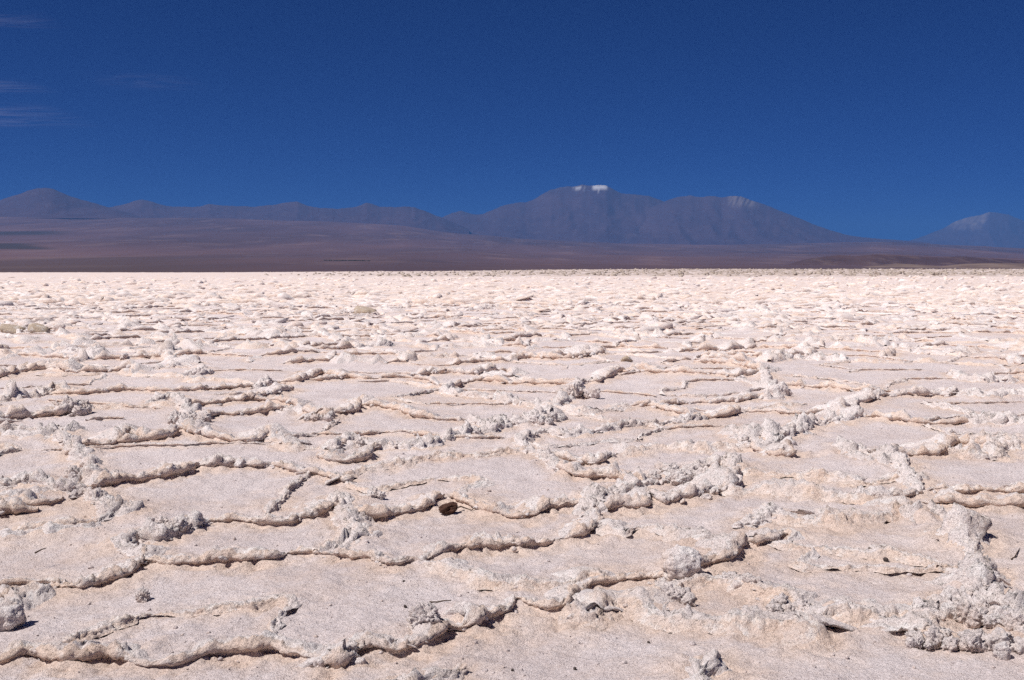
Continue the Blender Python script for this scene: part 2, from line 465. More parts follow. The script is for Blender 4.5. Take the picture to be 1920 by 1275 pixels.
for r in ridges:
    P, s = catmull(r['G'], r['step'])
    sd = int(abs(P[0, 0] * 131 + P[0, 1] * 57)) % 997
    # the line itself wanders a little
    t = np.gradient(P, axis=0); t /= np.linalg.norm(t, axis=1)[:, None] + 1e-9
    N = np.c_[t[:, 1], -t[:, 0]]
    if N[:, 1].mean() > 0: N = -N
    if not r['hero'] and r['kind'] == 'l' and random.random() < .2: N = -N
    wob = 0.035 * noise2(P[:, 0], P[:, 1], .33, 3) + 0.02 * noise2(P[:, 0], P[:, 1], .12, 4)
    P = P + N * wob[:, None]
    hh = 0.70 + 0.75 * noise2(s + sd * 7.3, s * 0, .42, 5) + 0.45 * noise2(s + sd * 3.1, s * 0, .15, 6)
    hh *= 1 + .35 * noise2(s + sd, s * 0, .06, 9)
    tap = np.minimum(sstep(0, .16, s), sstep(0, .16, s[-1] - s))
    r.update(P=P, s=s, N=N, hs=r['h'] * .84 * np.clip(hh, .12, 1.3) * (0.25 + .75 * tap))

# ------------------------------------------------------------------ rasters: distance to the nearest rim, its height
RX0, RX1, RY0, RY1, RC = -37.0, 37.0, 2.4, 47.0, 0.05
rw, rh = int((RX1 - RX0) / RC), int((RY1 - RY0) / RC)
DM = np.full((rh, rw), 0.7, np.float32); HM = np.zeros((rh, rw), np.float32); SM = np.zeros((rh, rw), np.float32)
K = 13
oy, ox = np.mgrid[-K:K + 1, -K:K + 1]
for r in ridges:
    st = max(1, int(0.05 / r['step']))
    for (x, y), (nx, ny), h in zip(r['P'][::st], r['N'][::st], r['hs'][::st]):
        ci, cj = int((x - RX0) / RC), int((y - RY0) / RC)
        if ci < K or cj < K or ci >= rw - K or cj >= rh - K: continue
        fx = RX0 + (ci + ox + .5) * RC - x; fy = RY0 + (cj + oy + .5) * RC - y
        d = np.sqrt(fx * fx + fy * fy)
        sl = (slice(cj - K, cj + K + 1), slice(ci - K, ci + K + 1))
        m = d < DM[sl]
        DM[sl][m] = d[m]; HM[sl][m] = h; SM[sl][m] = (fx * nx + fy * ny)[m]

def samp(A, x, y):
    fx = np.clip((x - RX0) / RC - .5, 0, rw - 1.001); fy = np.clip((y - RY0) / RC - .5, 0, rh - 1.001)
    i = fx.astype(int); j = fy.astype(int); fx = fx - i; fy = fy - j
    return (A[j, i] * (1 - fx) + A[j, i + 1] * fx) * (1 - fy) + (A[j + 1, i] * (1 - fx) + A[j + 1, i + 1] * fx) * fy

def low(x, y):
    return .06 * noise2(x, y, 5.5, 21) + .03 * noise2(x, y, 1.7, 22)

def rough_zone(x, y):
    """the browner, lumpier crust along the far edge of the flat, wider towards the right"""
    u = x / y
    return sstep(185, 235, y + 40 * noise2(x, y, 60, 31)) * sstep(-.30, .20, u + .07 * noise2(x, y, 90, 33))

GROUND_DIRT = [None]
def ground(x, y):
    """height, cream factor of the salt surface"""
    n = len(x)
    z = low(x, y)
    near = y < 46
    d = np.full(n, .7); h = np.zeros(n); sg = np.zeros(n)
    inside = near & (x > RX0 + 1) & (x < RX1 - 1)
    d[inside] = samp(DM, x[inside], y[inside]); h[inside] = samp(HM, x[inside], y[inside]); sg[inside] = samp(SM, x[inside], y[inside])
    far = ~inside
    if far.any():
        xf, yf = x[far], y[far]
        wx = xf + .25 * noise2(xf, yf, 1.1, 41); wy = yf + .25 * noise2(xf, yf, 1.1, 42)
        ci = np.floor(wx / 1.7).astype(np.int64); cj = np.floor(wy / 1.7).astype(np.int64)
        f1 = np.full(len(xf), 9.); f2 = np.full(len(xf), 9.)
        for a in (-1, 0, 1):
            for b in (-1, 0, 1):
                q = _hash(ci + a, cj + b, ci * 0, 77)
                sx = (ci + a + .1 + .8 * (q & np.uint32(65535)).astype(float) / 65535) * 1.7
                sy = (cj + b + .1 + .8 * (q >> np.uint32(16)).astype(float) / 65535) * 1.7
                e = np.hypot(sx - wx, sy - wy)
                f2 = np.minimum(f2, np.maximum(f1, e)); f1 = np.minimum(f1, e)
        d[far] = np.minimum(.7, (f2 - f1) * .5)
        h[far] = np.clip(.13 + .20 * noise2(xf, yf, 1.3, 43), .02, .34)
        z[far] += h[far] * np.exp(-(d[far] / np.clip(yf * .0022, .13, .3)) ** 2) * .95
    # plates dish up towards their rims and are rubbly beside them
    back = sstep(.03, -.06, sg) * .85 + .15
    z += np.where(inside, back * .7 * h * np.exp(-(d / .30) ** 2), 0)
    rub = np.exp(-(d / .24) ** 2) * np.clip(h / .08, .3, 1.5)
    r1 = noise2(x, y, .11, 51); r2 = noise2(x, y, .045, 52)
    z += rub * (.026 * r1 + .030 * (.3 - np.abs(r2)) + .034 * (.3 - np.abs(noise2(x, y, .085, 58))))
    mk = (rub > .12) & (y < 20)
    if mk.any():
        xm, ym = x[mk], y[mk]
        pm = np.c_[xm + .025 * noise2(xm, ym, .06, 26), ym + .025 * noise2(xm, ym, .06, 27), np.zeros(len(xm))]
        z[mk] += rub[mk] * (.017 * chunks(pm, .085, 28) + .008 * chunks(pm, .035, 29)) * sstep(-.25, .3, noise2(xm, ym, .5, 30))
    z += .011 * noise2(x, y, .26, 53) + .006 * r1 + .004 * r2
    patch = np.clip(noise2(x, y, .9, 55) - .1, 0, 1)
    z += patch * .016 * np.abs(noise2(x, y, .085, 56))
    nearest = y < 13
    if nearest.any():
        z[nearest] += .0028 * noise2(x[nearest], y[nearest], .021, 54)
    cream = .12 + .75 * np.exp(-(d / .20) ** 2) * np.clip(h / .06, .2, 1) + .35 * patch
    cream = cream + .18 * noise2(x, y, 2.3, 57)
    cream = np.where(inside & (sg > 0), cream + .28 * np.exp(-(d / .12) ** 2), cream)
    fr = y > 130; dirt = np.zeros(n)
    if fr.any():
        q = rough_zone(x[fr], y[fr])
        z[fr] += q * (.12 + 1.5 * sstep(230, 560, y[fr]) + .5 * np.abs(noise2(x[fr], y[fr], 1.9, 34)) + .35 * noise2(x[fr], y[fr], 4.1, 35))
        dirt[fr] = q
    cream = np.where(far, cream * .6, cream)
    GROUND_DIRT[0] = dirt
    return z, np.clip(cream, 0, 1)

# ------------------------------------------------------------------ plates: label every spot of the near ground with its plate
LX0, LX1, LY0, LY1, LC = -20.0, 20.0, 2.4, 26.0, 0.07
lw, lh = int((LX1 - LX0) / LC), int((LY1 - LY0) / LC)
lab = -np.ones((lh, lw), np.int32); dist = np.full((lh, lw), 1e9)
gx, gy = np.meshgrid(LX0 + (np.arange(lw) + .5) * LC, LY0 + (np.arange(lh) + .5) * LC)
dd = samp(DM, gx.ravel(), gy.ravel()).reshape(lh, lw)
cost = 1 + 25 * np.exp(-(dd / .07) ** 2)
S = [px2g(*p) for p in HAND_SEEDS] + [s for s in seeds if not in_traced(*s)]
S = [s for s in S if LX0 < s[0] < LX1 and LY0 < s[1] < LY1 and abs(s[0]) < .8 * s[1] + 1.5]
hq = []
for k, (x, y) in enumerate(S):
    i, j = int((x - LX0) / LC), int((y - LY0) / LC)
    dist[j, i] = 0; lab[j, i] = k; heapq.heappush(hq, (0.0, j, i))
NB = [(0, 1, 1.), (0, -1, 1.), (1, 0, 1.), (-1, 0, 1.), (1, 1, 1.41), (1, -1, 1.41), (-1, 1, 1.41), (-1, -1, 1.41)]
dl = dist.tolist(); ll = lab.tolist(); cl = cost.tolist()
while hq:
    d0, j, i = heapq.heappop(hq)
    if d0 > dl[j][i]: continue
    for a, b, w in NB:
        jj, ii = j + a, i + b
        if 0 <= jj < lh and 0 <= ii < lw:
            nd = d0 + w * cl[jj][ii]
            if nd < dl[jj][ii]:
                dl[jj][ii] = nd; ll[jj][ii] = ll[j][i]; heapq.heappush(hq, (nd, jj, ii))
lab = np.array(ll)
def plate_of(x, y):
    i = np.clip(((np.asarray(x) - LX0) / LC).astype(int), 0, lw - 1); j = np.clip(((np.asarray(y) - LY0) / LC).astype(int), 0, lh - 1)
    return lab[j, i]

# ------------------------------------------------------------------ salt flat
ys = [2.7]
while ys[-1] < 640:
    y = ys[-1]
    dy = .93 * y * y / 1594
    cap = .08 if y < 46 else (.12 + (y - 46) * .005)
    ys.append(y + max(.0065, min(dy, cap)))
ys = np.array(ys)
us = np.linspace(-.74, .74, 511)
X = ((ys[:, None] + 1.7) * us[None, :]).ravel(); Y = np.repeat(ys, len(us))
X = X + .0; 
Z, CR = ground(X, Y); DI = GROUND_DIRT[0]
Z = Z - .30 * sstep(560, 640, Y + 30 * noise2(X, Y, 70, 61)) * (1 - .0)
V = np.c_[X, Y, Z]
F = grid_faces(len(ys), len(us))
iy = F[:, 0] // len(us); ix = F[:, 0] % len(us)
# beyond the middle distance join every two columns
nsplit = int(np.searchsorted(ys, 60)); far2 = iy >= nsplit
Fn = F[~far2]; q0 = F[far2 & (ix % 2 == 0) & (ix < len(us) - 2)].copy(); q0[:, 1] += 1; q0[:, 2] += 1
F = np.vstack([Fn, q0])
fc = V[F].mean(1)
fl = np.where(fc[:, 1] < 20.5, plate_of(fc[:, 0] + .05 * noise2(fc[:, 0], fc[:, 1], .1, 62), fc[:, 1] + .05 * noise2(fc[:, 0], fc[:, 1], .1, 63)), -1)
fl[np.abs(fc[:, 0]) > 19.5] = -1
order = np.argsort(fl, kind='stable'); fl_s = fl[order]; F_s = F[order]
ids, start = np.unique(fl_s, return_index=True)
bounds = list(start) + [len(fl_s)]
plates = {}
salt_flat = None
for k, a, b in zip(ids, bounds[:-1], bounds[1:]):
    vi, inv = np.unique(F_s[a:b].ravel(), return_inverse=True)
    VV, FF, cc, di = V[vi], inv.reshape(-1, 4), CR[vi], DI[vi]
    if k < 0:
        # the far crust, joined with a coarse sheet beneath everything
        B = np.array([(-700, -500, -.34), (700, -500, -.34), (700, 620, -.34), (-700, 620, -.34)])
        nv = len(VV)
        VV = np.vstack([VV, B]); FF = np.vstack([FF, [[nv, nv + 1, nv + 2, nv + 3]]]); cc = np.r_[cc, [.3] * 4]; di = np.r_[di, [0] * 4]
        salt_flat = mk_obj('salt_flat', VV, FF, M['floor'], None, {'cream': cc, 'dirt': di})
        tag(salt_flat, 'white crusted salt flat stretching to the foot of the hills', None, None, 'structure')
    else:
        if b - a < 40: pass
        plates[k] = mk_obj('salt_plate', VV, FF, M['floor'], None, {'cream': cc})
for p in plates.values(): p.parent = salt_flat

# ------------------------------------------------------------------ rims: rolled, overhanging crust along the plate edges
PROF = {
 'l': [(.10,-.6),(.22,-.12),(.30,.02),(.55,.14),(.74,.36),(.74,.60),(.55,.84),(.2,.98),(-.2,1.0),(-.7,.84),(-1.3,.56),(-2.0,.28),(-2.8,.02),(-3.5,-.5)],
 'g': [(2.6,-.5),(2.0,-.05),(1.5,.12),(1.1,.36),(.8,.62),(.5,.82),(.1,.96),(-.5,1.0),(-1.2,.86),(-2.2,.60),(-3.3,.30),(-4.4,.02),(-5.2,-.5)],
 's': [(1.9,-.5),(1.3,-.05),(1.05,.22),(.95,.48),(.75,.74),(.42,.93),(.0,1.0),(-.42,.93),(-.8,.74),(-1.1,.45),(-1.6,.15),(-2.2,-.12),(-2.8,-.5)],
}
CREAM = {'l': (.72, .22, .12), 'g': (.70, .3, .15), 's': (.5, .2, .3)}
def tube(r):
    P, N, hs, s = r['P'], r['N'], r['hs'], r['s']
    dist_ = P[:, 1].mean()
    k = 25 if dist_ < 8 else (19 if dist_ < 14 else (13 if dist_ < 22 else 7))
    pr = np.array(PROF[r['kind']])
    q = np.r_[0, np.cumsum(np.linalg.norm(np.diff(pr, axis=0), axis=1))]
    qq = np.linspace(0, q[-1], k)
    # more points on the front face
    qq = q[-1] * (np.linspace(0, 1, k) ** 1.35)
    o = np.interp(qq, q, pr[:, 0]); z = np.interp(qq, q, pr[:, 1])
    to, tz = np.gradient(o), np.gradient(z); L = np.hypot(to, tz) + 1e-9
    no, nz = tz / L, -to / L
    if nz[k // 2] < 0: no, nz = -no, -nz
    n = len(P)
    base = low(P[:, 0], P[:, 1])
    und = 1 + .45 * noise2(s + P[0, 0] * 9, s * 0, .28, 14)[:, None]      # how far the lip leans out
    O = o[None, :] * hs[:, None]; O = np.where(O > 0, O * und, O)
    Zc = z[None, :] * hs[:, None] + base[:, None] + .012
    NOx = N[:, None, 0] * no[None, :]; NOy = N[:, None, 1] * no[None, :]; NOz = np.broadcast_to(nz[None, :], (n, k))
    Vx = P[:, None, 0] + N[:, None, 0] * (O - .3 * hs[:, None]); Vy = P[:, None, 1] + N[:, None, 1] * (O - .3 * hs[:, None])
    Q = np.stack([Vx, Vy, Zc], -1).reshape(-1, 3)
    rugged = {'l': 1.0, 'g': 1.1, 's': 1.4}[r['kind']] * (1.0 + .10 * min(r['kn'], 5))
    H1 = np.repeat(np.clip(hs, .03, .2), k)
    n1 = noise3(Q, .13, 15); n2 = noise3(Q, .055, 16)
    mixr = {'l': .45, 'g': .6, 's': .75}[r['kind']]
    crag = mixr * (.75 - np.abs(n2) * 3) + (1 - mixr) * (np.abs(n2) * 2 - .5)
    D = H1 * rugged * (.34 * n1 + .30 * crag)
    if dist_ < 18:
        D += rugged * .014 * (.6 - np.abs(noise3(Q, .026, 17)) * 2.4)
    if dist_ < 9: D += .006 * rugged * noise3(Q, .012, 18)
    if dist_ < 26:
        brk = np.clip({'l': .35, 'g': .45, 's': .85}[r['kind']] + .9 * noise3(Q, .45, 20) + .05 * r['kn'], .05, 1)
        wq = Q + .02 * np.stack([noise3(Q, .05, 23), noise3(Q, .05, 24), noise3(Q, .05, 25)], -1)
        D += brk * H1 * .42 * chunks(wq, .07, 21)
        if dist_ < 12: D += (.35 + .65 * brk) * .010 * chunks(wq, .028, 22)
    fade = np.repeat(np.clip(z, .1, 1)[None, :], n, 0).ravel()
    D *= .35 + .65 * fade
    Q += np.stack([NOx, NOy, NOz], -1).reshape(-1, 3) * D[:, None]
    Q[:, 2] += .16 * H1 * fade * noise3(Q, .08, 19) * (.4 + .3 * rugged)
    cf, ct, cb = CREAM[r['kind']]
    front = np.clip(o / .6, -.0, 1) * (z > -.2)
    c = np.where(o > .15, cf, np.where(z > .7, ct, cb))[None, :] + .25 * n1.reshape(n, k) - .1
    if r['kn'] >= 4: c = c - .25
    return Q, grid_faces(n, k), np.clip(c, 0, 1).ravel()

knob_spots = []       # (x, y, z, size, plate)
far_tubes = []
rim_by_plate = {}
for r in ridges:
    Q, FF, c = tube(r)
    P, N = r['P'], r['N']; m = len(P) // 2
    y = P[m, 1]
    bx, by = P[m] - N[m] * .22
    k = int(plate_of([bx], [by])[0])
    ok = y < 20.3 and abs(P[m, 0]) < 19 and k in plates
    if r['hero'] and ok:
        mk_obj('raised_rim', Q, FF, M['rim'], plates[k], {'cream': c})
    elif ok: rim_by_plate.setdefault(k, []).append((Q, FF, c))
    else: far_tubes.append((Q, FF, c))
    L = r['s'][-1]
    cnt = RNG.poisson(L * r['kn'] * (2.6 if r['hero'] else 1.5)) 
    for _ in range(cnt):
        i = RNG.integers(0, len(P)); h = r['hs'][i]
        o = RNG.normal(0, .55) * h
        sz = max(.014, r['h'] * RNG.uniform(.14, .40) * (1.0 if y > 7 else .75))
        pos = P[i] + N[i] * o
        zz = float(low(pos[:1], pos[1:])[0]) + h * max(0, .95 - .55 * abs(o) / max(h, .01)) * .8
        knob_spots.append((pos[0], pos[1], zz, sz, k if ok else -1))

def join(parts):
    Vs, Fs, Cs, n = [], [], [], 0
    for Q, FF, c in parts:
        Vs.append(Q); Fs.append(FF + n); Cs.append(c); n += len(Q)
    return np.vstack(Vs), np.vstack(Fs), np.concatenate(Cs)
for k, parts in rim_by_plate.items():
    Q, FF, c = join(parts)
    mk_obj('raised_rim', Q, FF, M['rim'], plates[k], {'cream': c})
Q, FF, c = join(far_tubes)
tag(mk_obj('distant_rim_crust', Q, FF, M['rim'], salt_flat, {'cream': c}), kind='stuff')

# ------------------------------------------------------------------ salt lumps
def ico(sub):
    bm = bmesh.new(); bmesh.ops.create_icosphere(bm, subdivisions=sub, radius=1.0)
    v = np.array([x.co[:] for x in bm.verts]); f = np.array([[w.index for w in x.verts] for x in bm.faces]); bm.free()
    return v, f
ICO = {k: ico(k) for k in (1, 2, 3, 4, 5)}
def lump(sub, seed, style='coral', flat=.85):
    v, f = ICO[sub]; v = v.copy()
    off = np.array([seed * 3.17, seed * 1.31, seed * 2.71])
    if style == 'coral':
        d = 1 + .42 * noise3(v + off, .9, 1) + .40 * (np.abs(noise3(v + off, .48, 2)) * 1.6 - .35) + .26 * (np.abs(noise3(v + off, .22, 3)) * 1.6 - .3)
        if sub >= 3: d += .16 * chunks(v + off, .34, 5)
        if sub >= 4: d += .07 * noise3(v + off, .1, 4) + .06 * chunks(v + off, .14, 6)
    elif style == 'smooth':
        d = 1 + .34 * noise3(v + off, 1.1, 1) + .16 * noise3(v + off, .5, 2) + .07 * (np.abs(noise3(v + off, .22, 3)) * 2 - .4) + .03 * noise3(v + off, .1, 4) + .04 * chunks(v + off, .5, 5)
    elif style == 'block':
        q = np.sign(v) * np.abs(v) ** .85; v = q / np.max(np.abs(q), axis=1)[:, None] ** .2
        d = 1 + .42 * noise3(v + off, 1.0, 1) + .24 * noise3(v + off, .45, 2) + .10 * (np.abs(noise3(v + off, .2, 3)) * 2 - .5)
        if sub >= 3: d += .09 * chunks(v + off, .4, 5)
        if sub >= 4: d += .05 * noise3(v + off, .09, 4) + .035 * chunks(v + off, .13, 6)
    else:   # slab: a broken-off plate edge
        q = np.sign(v) * np.abs(v) ** .6; v = q * np.array([1, .8, .26])
        d = 1 + .20 * noise3(v + off, .8, 1) + .14 * noise3(v + off, .35, 2) + .07 * noise3(v + off, .14, 3)
    v = v * d[:, None]
    v[:, 2] *= flat
    return v, f

kn_mesh = []
for i in range(10):
    v, f = lump(3, 20 + i, ('coral', 'slab', 'coral', 'block', 'slab')[i % 5], .8)
    me = mk_mesh('salt_knob', v, f, {'cream': np.clip(.30 + .25 * noise3(v, .8, 9) - .35 * v[:, 2], 0, 1)}); me.materials.append(M['knob']); kn_mesh.append(me)
knob_near = [q for q in knob_spots if q[4] >= 0 and q[1] < 20]
knob_near.sort(key=lambda q: -q[3] / q[1])
HERO = knob_near[:300]
rest = knob_near[300:] + [q for q in knob_spots if not (q[4] >= 0 and q[1] < 20)]
for n, (x, y, z, s, k) in enumerate(HERO):
    o = link(bpy.data.objects.new('salt_knob', kn_mesh[n % 10]), plates[k])
    o.location = (x, y, z)
    o.rotation_euler = (random.uniform(-.8, .8), random.uniform(-.8, .8), random.uniform(0, 6.28))
    o.scale = (s * random.uniform(.8, 1.5), s * random.uniform(.7, 1.2), s * random.uniform(.7, 1.25))

def scatter(name, spots, mat, sub=1, nvar=14, seed=100, parent=None, cr=.2, styles=('coral',), wide=1.0):
    T = [lump(sub, seed + i, styles[i % len(styles)], .85) for i in range(nvar)]
    Vs, Fs, Cs, nb = [], [], [], 0
    for i, (x, y, z, s) in enumerate(spots):
        v, f = T[i % nvar]
        a = random.uniform(0, 6.28) if wide == 1 else random.gauss(0, .5); ca, sa = math.cos(a), math.sin(a)
        sx, sy, sz = s * random.uniform(.8, 1.7) * wide, s * random.uniform(.7, 1.2), s * random.uniform(.6, 1.2)
        tl = random.uniform(-.6, .6)
        p = v * (sx, sy, sz)
        p = np.c_[p[:, 0], p[:, 1] - tl * p[:, 2] * .4, p[:, 2] + tl * p[:, 0] * .5]
        p = np.c_[p[:, 0] * ca - p[:, 1] * sa + x, p[:, 0] * sa + p[:, 1] * ca + y, p[:, 2] + z]
        Vs.append(p); Fs.append(f + nb); nb += len(p); Cs.append(np.full(len(p), max(0, random.gauss(cr, .15))))
    return tag(mk_obj(name, np.vstack(Vs), np.vstack(Fs), mat, parent, {'cream': np.concatenate(Cs)}), kind='stuff')

scatter('small_salt_crumbs', [q[:4] for q in rest if q[1] < 14], M['knob'], 2, 16, 100, salt_flat, .2, ('coral', 'slab'))
scatter('salt_crumbs', [q[:4] for q in rest if q[1] >= 14], M['knob'], 1, 16, 120, salt_flat, .2, ('coral', 'slab', 'coral'))
# broken ledges of the plates further out
parts = []
for _ in range(8800):
    y = 1 / RNG.uniform(1 / 210, 1 / 45); u = RNG.uniform(-.72, .72); x = u * y
    L = RNG.uniform(.5, 1.9); h = RNG.uniform(.05, .14) * (1 + RNG.random() ** 3 * 1.3) * (1 + min(.8, y / 200)); a = RNG.normal(0, .35)
    n = 5
    t = np.linspace(-.5, .5, n)
    cx = x + t * L * math.cos(a) + RNG.normal(0, .03, n); cy = y + t * L * math.sin(a) + RNG.normal(0, .07, n)
    hv = h * RNG.uniform(.45, 1.15, n) * np.array([.35, .95, 1, .95, .35])
    pr = np.array([(.2, -.3), (.75, .45), (.3, .95), (-.8, .85), (-3.6, -.3)])
    Q = np.stack([np.repeat(cx[:, None], 5, 1), cy[:, None] - pr[None, :, 0] * hv[:, None], pr[None, :, 1] * hv[:, None]], -1)
    Q += RNG.normal(0, .09, Q.shape) * hv[:, None, None]
    parts.append((Q.reshape(-1, 3), grid_faces(n, 5), np.clip(np.tile([.7, .6, .3, .15, .2], n) + RNG.normal(0, .15), 0, 1)))
Q, FF, c = join(parts)
Q[:, 2] += low(Q[:, 0], Q[:, 1])
tag(mk_obj('far_crust_ledges', Q, FF, M['rim'], salt_flat, {'cream': c}, False), kind='stuff')
# lumps further out, along the far plates
sp = []
for _ in range(2200):
    y = 1 / RNG.uniform(1 / 300, 1 / 26); u = RNG.uniform(-.7, .7); x = u * y
    sp.append((x, y, RNG.uniform(.03, .075) * (1 + min(1.0, y / 110)) * (1 + RNG.random() ** 5 * 1.6)))
sx = np.array(sp); zz, _ = ground(sx[:, 0], sx[:, 1])
scatter('far_salt_lumps', [(a, b, z, s) for (a, b, s), z in zip(sp, zz)], M['knob'], 1, 16, 140, salt_flat, .25, ('slab', 'slab', 'coral'), 2.0)
# the lumpy brown crust at the far edge
M['rough'] = salt_material('rough_crust', (0.46, 0.38, 0.31), (0.26, 0.19, 0.14), 0.5, True)
sp = []
while len(sp) < 4200:
    y = RNG.uniform(185, 570); u = RNG.uniform(-.4, .72); x = u * y
    if RNG.random() < rough_zone(np.array([x]), np.array([y]))[0]: sp.append((x, y, RNG.uniform(.2, .55)))
sx = np.array(sp); zz, _ = ground(sx[:, 0], sx[:, 1])
tag(scatter('rough_brown_crust', [(a, b, z, s) for (a, b, s), z in zip(sp, zz)], M['rough'], 1, 12, 180, None, .35, ('coral', 'block')),
    'lumpy brown salt crust along the far edge of the white flat', None, None, 'stuff')

# tiny crumbs over the near plates (uncountable)
sp = []
for _ in range(1800):
    y = 1 / RNG.uniform(1 / 11, 1 / 3.0); x = RNG.uniform(-.66, .66) * y
    sp.append((x, y, RNG.uniform(.002, .005) * (1 + RNG.random() ** 6 * 2.2)))
sx = np.array(sp); zz, _ = ground(sx[:, 0], sx[:, 1])
scatter('salt_grit', [(a, b, z + s * .3, s) for (a, b, s), z in zip(sp, zz)], M['floor'], 1, 12, 220, salt_flat, .2)

# the larger blocks and heaps, each a thing: (foot pixel, width px, height px, chunks, style, material, label)
HEAPS = [
 ((1285,1100),82,70,1,'smooth','rim','squarish salt block with brown underside perched at the bend of a raised rim'),
 ((793,1202),72,66,1,'coral','knob','glassy grey rounded salt lump at the end of a curled rim'),
 ((-14,1176),120,74,2,'smooth','rim','big white salt boulder casting a dark shadow beside a bare plate'),
 ((645,1262),110,70,7,'coral','knob','jumbled heap of white salt chunks joining two rims below the glassy lump'),
 ((264,1121),30,32,1,'coral','rim','small lone salt knob standing on the widest bare plate'),
 ((1850,1112),80,52,3,'slab','rim','tilted salt slabs propped over a dark gap'),
 ((1845,1192),130,96,6,'coral','knob','broad broken heap of white salt blocks below the tilted slabs'),
 ((1905,1196),60,70,2,'block','knob','upright grey salt block with a dark shaded side beside the broken heap'),
 ((1745,1182),70,46,4,'slab','knob','shattered thin salt flakes at the start of the broken heap'),
 ((1815,1240),130,64,7,'coral','rim','low crumbling salt heap with bright white face'),
 ((1780,1168),90,50,6,'slab','rim','mixed flakes and knobs between the shattered flakes and the broken heap'),
 ((1890,1250),110,70,6,'block','knob','rounded white salt boulders beside the low crumbling heap'),
 ((1725,1232),60,36,4,'coral','rim','small crumbs of crust at the foot of the low crumbling heap'),
 ((1822,1050),44,60,5,'slab','knob','standing salt shards on a rim leading to the tilted slabs'),
 ((1820,1000),60,36,5,'coral','knob','grey knobbly crust at the head of the shard rim'),
 ((1480,1165),90,40,5,'coral','rim','bright broken crust over a scalloped ledge'),
 ((1620,1172),100,34,5,'slab','rim','thin crust flakes along the edge of a sunken pan'),
 ((1440,985),70,30,4,'slab','knob','upturned crust flakes behind a notched rim'),
 ((690,935),58,50,4,'coral','knob','dark grey spiky salt clump above the rolled rim with the brown stone'),
 ((655,1012),58,52,3,'coral','knob','fluted salt clump dripping over a plate edge'),
 ((300,1000),110,40,6,'coral','knob','grey coral-like salt clumps strung along a rim'),
 ((150,908),120,64,9,'coral','knob','long pile of pale salt knobs spilling from the upper plate'),
 ((345,808),80,66,8,'coral','knob','tall knobbly salt pile at a meeting of four rims'),
 ((596,797),54,52,5,'coral','knob','compact white salt pile between two curled lips'),
 ((1460,744),52,54,3,'block','knob','pale slanting salt pillar with a grey rounded foot'),
 ((118,782),92,44,6,'coral','knob','ragged row of salt knobs on the tallest rim'),
 ((670,845),40,32,3,'coral','knob','little peaked salt clump on a low crust'),
 ((1085,748),80,44,6,'coral','knob','scattered salt lumps heaped near a bare oblong plate'),
 ((1015,800),76,34,6,'coral','knob','low scatter of grey salt lumps in front of the heaped lumps'),
 ((1430,832),80,38,6,'coral','knob','brownish ragged salt clumps on a slanting rim'),
 ((1290,912),150,36,8,'coral','knob','jagged crust fragments piled behind the thick curled rim'),
 ((1120,962),44,46,4,'coral','knob','small peaked salt clump where two long rims meet'),
 ((1260,1148),110,44,5,'coral','rim','crumbly salt rubble fallen below the squarish block'),
 ((1400,1118),90,38,4,'coral','rim','low broken salt rubble beside the fallen rubble'),
 ((1650,942),60,22,2,'slab','rim','flat salt slab end resting on a straight ledge'),
 ((682,590),42,15,1,'slab','tan','tan upturned salt slab on the distant crust'),
 ((68,627),42,13,1,'slab','tan','low tan salt slab lying between two darker stones'),
 ((16,627),44,16,1,'slab','tan','olive tan salt slab with pointed end'),
 ((108,622),24,14,1,'block','knob','pale blocky salt stone with dark face'),
 ((1176,682),24,14,1,'block','tan','dark brown lone stone on the middle crust'),
 ((100,692),40,20,2,'coral','knob','dark grey salt lump pair in front of a smooth plate'),
 ((375,706),34,30,4,'coral','knob','speckled salt lumps standing at the end of a smooth plate'),
 ((500,724),34,28,4,'coral','knob','blue grey salt lumps at the foot of a long lip'),
]
chunk_id = 0
